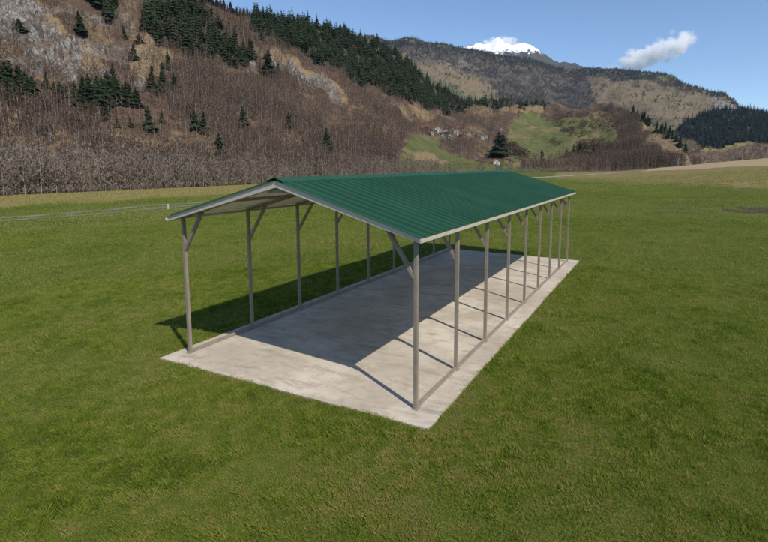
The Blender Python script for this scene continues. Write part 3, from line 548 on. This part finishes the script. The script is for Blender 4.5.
for u, h, lab in ((24, 10.5, 'pale trunked birch second from left in the bare tree row'), (40, 11, 'forked pale birch tallest in the left bare tree row'), (3, 9, 'pale birch stem at the far left edge of the bare tree row'), (56, 8.5, 'thin pale birch right of the forked one in the bare tree row'), (203, 8, 'pale birch near the shed gable in the bare tree row')):
    put_bare(u, -2.5, h, lab, None, 6)
p = []
for i in range(1700):
    u = -120+560*RNG.random(); r = float(kn(EDGE_D, u))+RNG.random()*30; d = at_dist(np.float64(u), np.float64(180), r); ii = int(np.clip(np.searchsorted(A.u, u), 0, len(A.u)-1)); p.append((d[0], d[1], max(A.P[ii, int(np.argmin(np.abs(A.R[ii]-r))), 2], float(ground_z(d[0], d[1])))))
p = np.array(p); me = stuff_mesh('riverside_thicket', POLEY+SCRUB[:2], p, heights(len(p), 1.6, 7.5), [M['bark'], M['wtwig']])
tag(link('riverside_thicket', me), 'grey brown thicket of saplings filling the bare tree row', 'thicket', kind='stuff')
p = []
for i in range(900):
    u = -130+620*RNG.random(); r = float(kn(EDGE_D, u))-2.5+RNG.random()*7; d = at_dist(np.float64(u), np.float64(180), r); p.append((d[0], d[1], float(ground_z(d[0], d[1]))))
p = np.array(p); me = stuff_mesh('edge_brush', WIDE, p, heights(len(p), .7, 2.6), [M['bark'], M['wtwig']], np.full(len(p), .9))
tag(link('edge_brush', me), 'low dry brush along the foot of the bare tree row', 'brush', kind='stuff')
p = []
for i in range(520):
    u = 520+165*RNG.random()**1.15; r = float(kn(EDGE_D, u))+4+RNG.random()*60; d = at_dist(np.float64(u), np.float64(180), r); ii = int(np.clip(np.searchsorted(A.u, u), 0, len(A.u)-1)); p.append((d[0], d[1], max(A.P[ii, int(np.argmin(np.abs(A.R[ii]-r))), 2], float(ground_z(d[0], d[1])))))
p = np.array(p); me = stuff_mesh('spur_thicket', POLEY+SCRUB, p, heights(len(p), 4, 10.0), [M['bark'], M['twig']])
tag(link('spur_thicket', me), 'brown thicket of bare trees at the foot of the spur beyond the gravel road', 'thicket', kind='stuff')

# ------------------------------------------------------------------ village
def house(u, v, wpx_, label, wall, roof, hr=.75, dr=.8, rz=None, pitch=.35, name='house', cat='house', win=True):
    wpx = wpx_*.78; q = A.pick(u, v); W = wpx/FOC*float((q-CAM)@FW); D = W*dr; H = W*hr*.62; e = empty(name, q, (YAW*-1+RNG.normal()*.35) if rz is None else rz); tag(e, label, cat)
    MB().box(-W/2, W/2, -D/2, D/2, -1.5, H).prism([(-W/2, -D/2, H), (W/2, -D/2, H), (0, -D/2, H+W*pitch)], (0, D, 0)).build('wall', M[wall], e)
    o = W*.09; t = W*.04; r = MB()
    for s in (-1, 1):
        a = Vector((s*(W/2+o), -D/2-o, H-o*2*pitch+.02)); b = Vector((0, -D/2-o, H+W*pitch+.02)); r.prism([a, b, b+Vector((0, 0, t)), a+Vector((0, 0, t))], (0, D+2*o, 0))
    r.build('roof', M[roof], e)
    if win:
        n = 2 if W > 7 else 1
        for i in range(n):
            x = (i-(n-1)/2)*W*.42; MB().box(x-W*.08, x+W*.08, -D/2-.06, -D/2+.05, H*.38, H*.78).build('window', M['glass'], e)
        for i in range(2):
            y = (i-.5)*D*.45; MB().box(W/2-.05, W/2+.06, y-W*.07, y+W*.07, H*.38, H*.78).build('window', M['glass'], e)
    return e
house(423, 132, 9.5, 'dark timber house with red brown roof at left end of the village', 'wood', 'red', rz=1.3)
house(431.5, 134.5, 5.5, 'white house with pale roof beside the dark timber house', 'white', 'paleroof', rz=.5); house(437.5, 132.5, 7, 'white house with broad pale blue metal roof', 'white', 'paleroof', rz=1.2)
house(443, 137.5, 6.5, 'grey slate roofed house in the middle of the village', 'white', 'slate', rz=.3); house(449, 139, 6, 'white gabled house lowest in the village middle', 'white', 'slate', .95, rz=.45)
house(455, 134, 6.5, 'white house with dark roof right of village middle', 'white', 'slate', .9, rz=.7); house(467.5, 135, 5, 'small pale house with slate roof right of the village', 'white', 'slate', rz=.2)
house(481, 139, 5.5, 'dark roofed house among trees right of the village', 'white', 'slate', rz=1.0); house(485.5, 138.5, 4, 'narrow tall white house among trees right of the village', 'white', 'slate', 1.3, rz=.3)
house(500, 131.5, 5.5, 'pinkish brown house above the big spruce pair', 'stone', 'slate', rz=.6); house(494.5, 165, 9.5, 'white house with orange red roof in front of the big spruce pair', 'white', 'red', rz=.75)
for hu, hv, hw, lab, ro in ((427.5, 135.5, 6, 'small dark house wedged between the timber house and the white houses', 'slate'), (440, 135, 5, 'little grey roofed house behind the middle of the village', 'slate'), (446.5, 134, 5.5, 'low pale blue roofed house at the upper right of the village middle', 'paleroof'), (460, 136.5, 5, 'lone small house with brown red roof right of the village middle', 'red'), (474, 137, 4.5, 'tiny house half hidden by scrub right of the village', 'slate')):
    house(hu, hv, hw, lab, 'wood', ro, rz=RNG.random()*1.4)
house(477, 161, 5, 'low brown timber shed left of the red roofed house', 'wood', 'slate', .5, rz=.9, name='shed', cat='shed', win=False); house(533, 166, 6, 'dark timber shed left of the small spruce', 'wood', 'slate', .6, rz=.9, name='shed', cat='shed', win=False)
house(548.5, 166, 6, 'dark timber shed right of the small spruce', 'wood', 'slate', .6, rz=.7, name='shed', cat='shed', win=False); house(525, 167, 4.5, 'low white hut left of the dark sheds', 'white', 'paleroof', .55, rz=.4, name='hut', cat='hut', win=False)

# ------------------------------------------------------------------ small far things
def post_at(u, v, hpx, label, name='marker_post', cat='post', wd=.09):
    q = ground_hit(u, v); h = hpx/FOC*float((q-CAM)@FW); e = empty(name, q); tag(e, label, cat)
    MB().box(-wd/2, wd/2, -wd/2, wd/2, -.1, h*.9).build('shaft', M['pole'], e, .01); MB().prism([(-wd*.7, -wd*.7, h*.9), (wd*.7, -wd*.7, h*.9), (wd*.7, wd*.7, h*.9), (-wd*.7, wd*.7, h*.9)], (0, 0, h*.1)).build('cap', M['pole'], e)
post_at(168, 209, 5, 'white marker post beside the farm track left of the roof', wd=.1)
post_at(678, 165.5, 7, 'left pale pole on the crest of the tan field', 'field_pole', 'pole', .16); post_at(742, 161.5, 7, 'right pale pole on the crest of the tan field', 'field_pole', 'pole', .16)
q = A.pick(254, 17); e = empty('radio_mast', q); tag(e, 'thin steel lattice mast on the left skyline', 'mast'); mb = MB(); H_ = 12.0
for a in range(3):
    c, s = math.cos(a*2.094), math.sin(a*2.094); mb.bar((c*.8, s*.8, -1), (c*.12, s*.12, H_), .09, .09)
    for k in range(7):
        f0 = k/7; f1 = (k+1)/7; c2, s2 = math.cos((a+1)*2.094), math.sin((a+1)*2.094); g = lambda f: .8-.68*f
        mb.bar((c*g(f0), s*g(f0), f0*H_), (c2*g(f1), s2*g(f1), f1*H_), .05, .05)
mb.build('lattice', M['mast'], e); MB().bar((-.7, 0, H_*.9), (.7, 0, H_*.9), .08, .08).build('antenna', M['mast'], e)

# ------------------------------------------------------------------ carport on its slab
BAY, NB, W_, PEAK, SL, EO, F0, B0 = 1.524, 8, 4.979, 3.424, .279, .186, .205, .229
LEN = BAY*NB; XM = W_/2; PT = .061
zr = lambda x: PEAK-SL*abs(x-XM)
random.seed(3)
def ragged(x0, y0, x1, y1, n):
    out = []
    for i in range(n):
        t = i/n; j = 0 if i == 0 else 1
        px, py = x0+(x1-x0)*t, y0+(y1-y0)*t; L = math.hypot(x1-x0, y1-y0); nx, ny = (y1-y0)/L, -(x1-x0)/L; s = j*(random.random()-.5)*.018
        out.append((px+nx*s, py+ny*s))
    return out
sx0, sx1, sy0, sy1 = -.295, W_+.418, -.415, LEN+.348
prof = ragged(sx0, sy0, sx1, sy0, 50)+ragged(sx1, sy0, sx1, sy1, 110)+ragged(sx1, sy1, sx0, sy1, 50)+ragged(sx0, sy1, sx0, sy0, 110)
slab = MB().prism([(x, y, -.16) for x, y in prof], (0, 0, .16)).build('concrete_slab', M['concrete'])
tag(slab, 'pale weathered concrete slab in the grass under the green roofed carport', 'slab')
cp = empty('carport', (XM, LEN/2, 0)); tag(cp, 'long open sided carport with green ribbed metal roof on thin steel posts', 'carport')
def fin(o): o.location = (-XM, -LEN/2, 0); return o
def sheet(sgn):                                      # one roof slope: ribbed sheet, green above, pale primer below
    ys = []; y = -F0; pitch = .2286; nrib = int(round((LEN+F0+B0)/pitch)); pitch = (LEN+F0+B0)/nrib
    prof = []
    for i in range(nrib):
        a = -F0+i*pitch; prof += [(a, 0), (a+pitch*.36, 0), (a+pitch*.42, .036), (a+pitch*.55, .036), (a+pitch*.61, 0)]
    prof.append((LEN+B0, 0)); n = len(prof); V = []; F = []; MI = []
    xs = [0.02, (XM+EO)/2, XM+EO]; nrm = Vector((SL*sgn, 0, 1)).normalized()
    for off in (0, -.006):
        for d in xs:
            for (y, h) in prof:
                p = Vector((XM+sgn*d, y, PEAK-SL*d))+nrm*(h+off); V.append(p)
    k = len(xs); ix = lambda o, r, i: o*k*n+r*n+i
    for r in range(k-1):
        for i in range(n-1):
            F.append((ix(0, r, i), ix(0, r, i+1), ix(0, r+1, i+1), ix(0, r+1, i))); MI.append(0); F.append((ix(1, r, i), ix(1, r+1, i), ix(1, r+1, i+1), ix(1, r, i+1))); MI.append(1)
    for i in range(n-1):
        for r in (0, k-1): F.append((ix(0, r, i), ix(0, r, i+1), ix(1, r, i+1), ix(1, r, i))); MI.append(0)
    for i in range(nrib): F.append(tuple(ix(0, k-1, 5*i+q) for q in (1, 2, 3, 4))); MI.append(0)
    for r in range(k-1):
        for i in (0, n-1): F.append((ix(0, r, i), ix(0, r+1, i), ix(1, r+1, i), ix(1, r, i))); MI.append(0)
    me = np_mesh('roof_panel', V, F, [M['roof'], M['under']], None, False, MI)
    bm = bmesh.new(); bm.from_mesh(me); bmesh.ops.recalc_face_normals(bm, faces=bm.faces); bm.to_mesh(me); bm.free()
    fin(link('roof_panel', me, cp))
for s in (-1, 1): sheet(s)
c = MB()                                             # ridge cap: folded strip over both slopes
capw = .17
prof = [Vector((XM-capw, 0, PEAK-SL*capw+.034)), Vector((XM-.02, 0, PEAK+.044)), Vector((XM+.02, 0, PEAK+.044)), Vector((XM+capw, 0, PEAK-SL*capw+.034)), Vector((XM+capw, 0, PEAK-SL*capw+.002)), Vector((XM+capw-.012, 0, PEAK-SL*capw+.004)), Vector((XM+capw-.014, 0, PEAK-SL*capw+.031)), Vector((XM, 0, PEAK+.034)), Vector((XM-capw+.014, 0, PEAK-SL*capw+.031)), Vector((XM-capw+.012, 0, PEAK-SL*capw+.004)), Vector((XM-capw, 0, PEAK-SL*capw+.002))]
fin(c.prism([p+Vector((0, -F0-.002, 0)) for p in prof], (0, LEN+F0+B0+.004, 0)).build('ridge_cap', M['roof'], cp))
for ye, sg in ((-F0+.025, -1), (LEN+B0-.025, 1)):
    for s in (-1, 1):
        xe = XM+s*(XM+EO-.012); a = (xe, 0, zr(xe)); hgt = .108; g = MB()
        pr = [(XM+s*.001, ye, PEAK-.010), (xe, ye, zr(xe)-.010), (xe, ye, zr(xe)-.012-.076), (XM+s*.001, ye, PEAK-.012-hgt)]
        g.prism(pr, (0, -sg*.02, 0))
        pr2 = [(XM+s*.001, ye-sg*.02, PEAK-hgt+.004), (xe, ye-sg*.02, zr(xe)-.078), (xe, ye-sg*.02, zr(xe)-.092), (XM+s*.001, ye-sg*.02, PEAK-hgt-.012)]
        g.prism(pr2, (0, -sg*.05, 0)); fin(g.build('gable_trim', M['trim'], cp))
for s in (-1, 1):
    x = XM+s*(XM+EO); z = zr(x); fin(MB().box(x-.012, x+.012, -F0-.012, LEN+B0+.012, z-.070, z-.020).box(x-s*.012-.03*(s > 0), x-s*.012+.03*(s < 0), -F0, LEN+B0, z-.070, z-.058).build('eave_trim', M['trim'], cp))
RH = .062
for i in range(NB+1):
    y = i*BAY
    for s in (-1, 1):
        xp = XM+s*(XM-0.0); xp = 0.0 if s < 0 else W_
        zt = zr(xp)-.045-RH/2
        p = fin(MB().box(xp-PT/2, xp+PT/2, y-PT/2, y+PT/2, .0, zt).build('post', M['steel'], cp, .006))
        b0 = fin(MB().box(xp-.055, xp+.055, y-.055, y+.055, .064 if False else .002, .010).build('foot_plate', M['steel'], p)); b0.location = (0, 0, 0)
        xi = xp-s*(PT*.5)
        fin(MB().bar((xp+s*PT*.4, y, zr(xp)-.045-RH/2-s*s*SL*PT*.4+.012), (XM+s*.005, y, PEAK-.045-RH/2+.012), PT*.94, RH).build('rafter', M['steel'], cp, .005))
        fin(MB().bar((xp-s*.02, y, zt-.62), (xp-s*.52, y, zr(xp-s*.52)-.045-RH*.75), PT*.95, PT*.95, up=(0, 1, 0)).build('knee_brace', M['steel'], cp, .005))
    n = 10; R0 = .27; base = PEAK-.215; yp = y-.09 if i == 0 else y
    arc = [(XM-R0+2*R0*k/n, yp-.03, base+.085*math.sin(math.pi*k/n)) for k in range(n+1)]
    fin(MB().prism(arc, (0, .06, 0)).build('peak_plate', M['steel'], cp))
for s in (-1, 1):
    xp = 0.0 if s < 0 else W_
    for k in range(1): fin(MB().box(xp-PT/2+.004, xp+PT/2-.004, -.02, LEN+.02, .004, PT).build('base_rail', M['steel'], cp, .005))
    for q_ in (.52,):
        x = XM+s*(XM+EO)*q_; z = zr(x)-.028; fin(MB().box(x-.025, x+.025, -F0+.06, LEN+B0-.06, z-.03, z+.012).build('purlin', M['steel'], cp))

# ------------------------------------------------------------------ a leaf and a stone lying in the lawn
def lump(name, u, v, s, mat, label, cat, flat=.5):
    q = ground_hit(u, v); bm = bmesh.new(); bmesh.ops.create_icosphere(bm, subdivisions=3, radius=1)
    for vv in bm.verts:
        n = float(fbm(vv.co.x*1.7+3+u, vv.co.y*1.7+vv.co.z, 5, 3)); vv.co *= .75+.5*n; vv.co.z *= flat; vv.co *= s; vv.co.x *= 1.5
    me = bpy.data.meshes.new(name); bm.to_mesh(me); bm.free(); me.materials.append(mat)
    for p_ in me.polygons: p_.use_smooth = True
    o = link(name, me); o.location = (q[0], q[1], q[2]+.05); o.rotation_euler = (.1, .2, u); tag(o, label, cat)
lump('stone', 679, 408, .04, M['stone'], 'small pinkish stone lying in the lawn at lower right', 'stone')

# ------------------------------------------------------------------ grass blades
def blades(n, r0, r1, h0, h1, wd, lo=-.95, hi=.95):
    a = YAW+(-1.2+2.3*RNG.random(n)); r = 1/np.sqrt(1/r0**2-(1/r0**2-1/r1**2)*RNG.random(n)) if False else np.sqrt(r0**2+(r1**2-r0**2)*RNG.random(n))
    x = CAM[0]+np.sin(a)*r; y = CAM[1]+np.cos(a)*r
    jx = .03*(vnoise(x*5, y*5, 3)-.5)*2
    keep = ~((x > sx0+jx-.0) & (x < sx1+jx) & (y > sy0+jx) & (y < sy1+jx)); x, y = x[keep], y[keep]; r = r[keep]; n = len(x)
    z = ground_z(x, y)
    cl = fbm(x*1.6, y*1.6, 21, 4); big = fbm(x*.16, y*.16, 25, 4); fine = fbm(x*7, y*7, 27, 2); mid = fbm(x*.6, y*.6, 29, 3)
    st, fd, so = ground_zone(x, y, z)
    hh = (h0+(h1-h0)*RNG.random(n))*(.45+.9*cl*(.5+fine)); f3 = fbm(x*3.2, y*3.2, 37, 3); hh = hh*(.55+.9*f3); keepso = (RNG.random(n) > so*.8)&(RNG.random(n) > fd)&(RNG.random(n) < .45+1.1*fine)
    tint = np.clip(.45+(cl-.5)*-.4+(big-.5)*.35+(fine-.5)*.8+(mid-.5)*.35+RNG.normal(size=n)*.12, 0, .82)
    dead = RNG.random(n) < np.clip(.03+.3*np.clip(mid-.5, 0, 1)*2*(fine > .45)+.85*st, 0, .8); tint = np.where(dead, .82+.18*RNG.random(n), tint)
    an = RNG.random(n)*2*math.pi; ln = RNG.normal(size=n)*.5; dx, dy = np.cos(an), np.sin(an); b2 = an+RNG.normal(size=n)*.9+1.57; lx, ly = np.cos(b2)*hh*(.25+.6*np.abs(ln)), np.sin(b2)*hh*(.25+.6*np.abs(ln))
    wv = wd*(.7+.6*RNG.random(n))
    V = np.stack([np.stack([x-dx*wv, y-dy*wv, z-.01], -1), np.stack([x+dx*wv, y+dy*wv, z-.01], -1), np.stack([x+lx*.45+dx*wv*.6, y+ly*.45+dy*wv*.6, z+hh*.62], -1), np.stack([x+lx, y+ly, z+hh], -1)], 1)[keepso]
    return V, np.repeat(tint[keepso], 4)
Vs = []; Ts = []
for args in ((760000, .4, 9, .022, .072, .0014), (840000, 9, 18, .028, .075, .0021), (480000, 18, 36, .04, .09, .0055), (350000, 36, 75, .05, .11, .013), (220000, 75, 150, .07, .15, .035)):
    v, t = blades(*args); Vs.append(v); Ts.append(t)
def weeds(n):                                        # broad leaved weeds in loose patches
    a = YAW+(-1.0+1.9*RNG.random(n)); r = np.sqrt(3.5**2+(22**2-3.5**2)*RNG.random(n)); x = CAM[0]+np.sin(a)*r; y = CAM[1]+np.cos(a)*r
    k = (RNG.random(n) < sstep(.52, .66, fbm(x*.9, y*.9, 61, 4)))&~((x > sx0-.05)&(x < sx1+.05)&(y > sy0-.05)&(y < sy1+.05)); x, y = x[k], y[k]; m = 6
    x = np.repeat(x, m); y = np.repeat(y, m); n = len(x); z = ground_z(x, y)+.012; an = RNG.random(n)*6.283; L = .014+.022*RNG.random(n); wv = L*.26; dx, dy = np.cos(an), np.sin(an); up = L*(.25+.6*RNG.random(n))
    V = np.stack([np.stack([x, y, z], -1), np.stack([x+dx*L*.6-dy*wv, y+dy*L*.6+dx*wv, z+up*.8], -1), np.stack([x+dx*L*.6+dy*wv, y+dy*L*.6-dx*wv, z+up*.8], -1), np.stack([x+dx*L*1.1, y+dy*L*1.1, z+up], -1)], 1)
    V = V[:, [0, 2, 1, 3]]; return V, np.repeat(np.clip(.30+.22*RNG.random(n), 0, 1), 4), np.array([[0, 1, 2], [1, 3, 2]])
wv_, wt_, wf_ = weeds(9000)
V = np.concatenate(Vs); n = len(V); i = (np.arange(n)*4)[:, None]
F = np.concatenate([i+np.array([[0, 1, 2]]), i+np.array([[0, 2, 3]])]); F = np.concatenate([F, ((np.arange(len(wv_))*4)[:, None, None]+wf_[None]).reshape(-1, 3)+len(V)*4]); V = np.concatenate([V, wv_]); Ts.append(wt_); me = np_mesh('grass', V.reshape(-1, 3), F, [M['grass']], {'tint': ('FLOAT', np.concatenate(Ts))}, False)
tag(link('grass', me), 'short green meadow grass with straw coloured blades', 'grass', kind='stuff')

# ------------------------------------------------------------------ cloud and haze
def cloud(name, u, v, r, wpx, hpx, blobs, label, dens=.02, seed=0.0):
    c = at_dist(np.float64(u), np.float64(v), r); px = r/FOC; a, b = wpx*px/2, hpx*px/2
    bm = bmesh.new(); bmesh.ops.create_icosphere(bm, subdivisions=4, radius=1)
    for vv in bm.verts: vv.co = Vector((vv.co.x*a*1.12, vv.co.y*a*.6, vv.co.z*b*1.15))
    me = bpy.data.meshes.new(name); bm.to_mesh(me); bm.free()
    m = NT(name+'_vapour'); co = m.coord('Object'); tot = None
    ns = m.n('ShaderNodeTexNoise'); ns.inputs['Scale'].default_value = 1/(b*.75); ns.inputs['Detail'].default_value = 6; ns.inputs['Roughness'].default_value = .62
    ad = m.n('ShaderNodeVectorMath', operation='ADD'); m.l(co, ad.inputs[0]); ad.inputs[1].default_value = (seed*900, seed*300, 0); m.l(ad.outputs[0], ns.inputs['Vector'])
    for (bx, bz, rx, rz, wt) in blobs:               # soft lobes of vapour, in half-widths of the cloud
        mp = m.n('ShaderNodeMapping', vector_type='TEXTURE'); mp.inputs['Location'].default_value = (bx*a, 0, bz*b); mp.inputs['Scale'].default_value = (rx*a, rx*a*.6, rz*b); m.l(co, mp.inputs[0])
        ln = m.n('ShaderNodeVectorMath', operation='LENGTH'); m.l(mp.outputs[0], ln.inputs[0]); f = m.math('MULTIPLY', m.math('SUBTRACT', 1.0, ln.outputs['Value'], clamp=True), wt); tot = f if tot is None else m.math('MAXIMUM', tot, f)
    d = m.math('SUBTRACT', m.math('ADD', tot, m.math('MULTIPLY', m.math('SUBTRACT', ns.outputs[0], .5), 3.4)), .30, clamp=True); d = m.math('MULTIPLY', m.math('MULTIPLY', d, m.math('MINIMUM', m.math('MULTIPLY', tot, 6.0), 1.0)), dens)
    vol = m.n('ShaderNodeVolumePrincipled'); vol.inputs['Color'].default_value = (1, 1, 1, 1); vol.inputs['Anisotropy'].default_value = -.25; m.l(d, vol.inputs['Density']); m.l(vol.outputs[0], m.out.inputs['Volume'])
    me.materials.append(m.m); o = link(name, me); o.location = c; o.rotation_euler = (0, 0, -YAW); tag(o, label, 'cloud'); return o
cloud('cloud', 650, 51, 7500, 100, 47, [(.05, -.1, .55, .5, 1.0), (-.3, -.4, .45, .34, .8), (-.65, -.6, .4, .3, .62), (.55, .5, .34, .55, .75), (.3, .15, .45, .45, .85), (-.85, -.72, .3, .28, .5)], 'small white cloud with a raised tail above the tan mountain ridge', .035)
cloud('cloud', 503, 43, 5600, 56, 22, [(0, -.1, .7, .8, 1), (-.4, -.2, .5, .6, .8), (.4, -.3, .5, .6, .8)], 'white cloud cap resting on the snowy summit', .06, 2.0)

hz = MB().box(-7000, 7000, -7000, 7000, -100, 1400)
o = hz.build('haze', M['pole']); o.data.materials.clear()
m = NT('thin_air'); vol = m.n('ShaderNodeVolumePrincipled'); vol.inputs['Color'].default_value = (.46, .70, 1, 1); vol.inputs['Density'].default_value = 2.8e-5; vol.inputs['Anisotropy'].default_value = .0
m.l(vol.outputs[0], m.out.inputs['Volume']); o.data.materials.append(m.m); tag(o, 'thin bluish haze in the valley air', 'haze', kind='stuff')
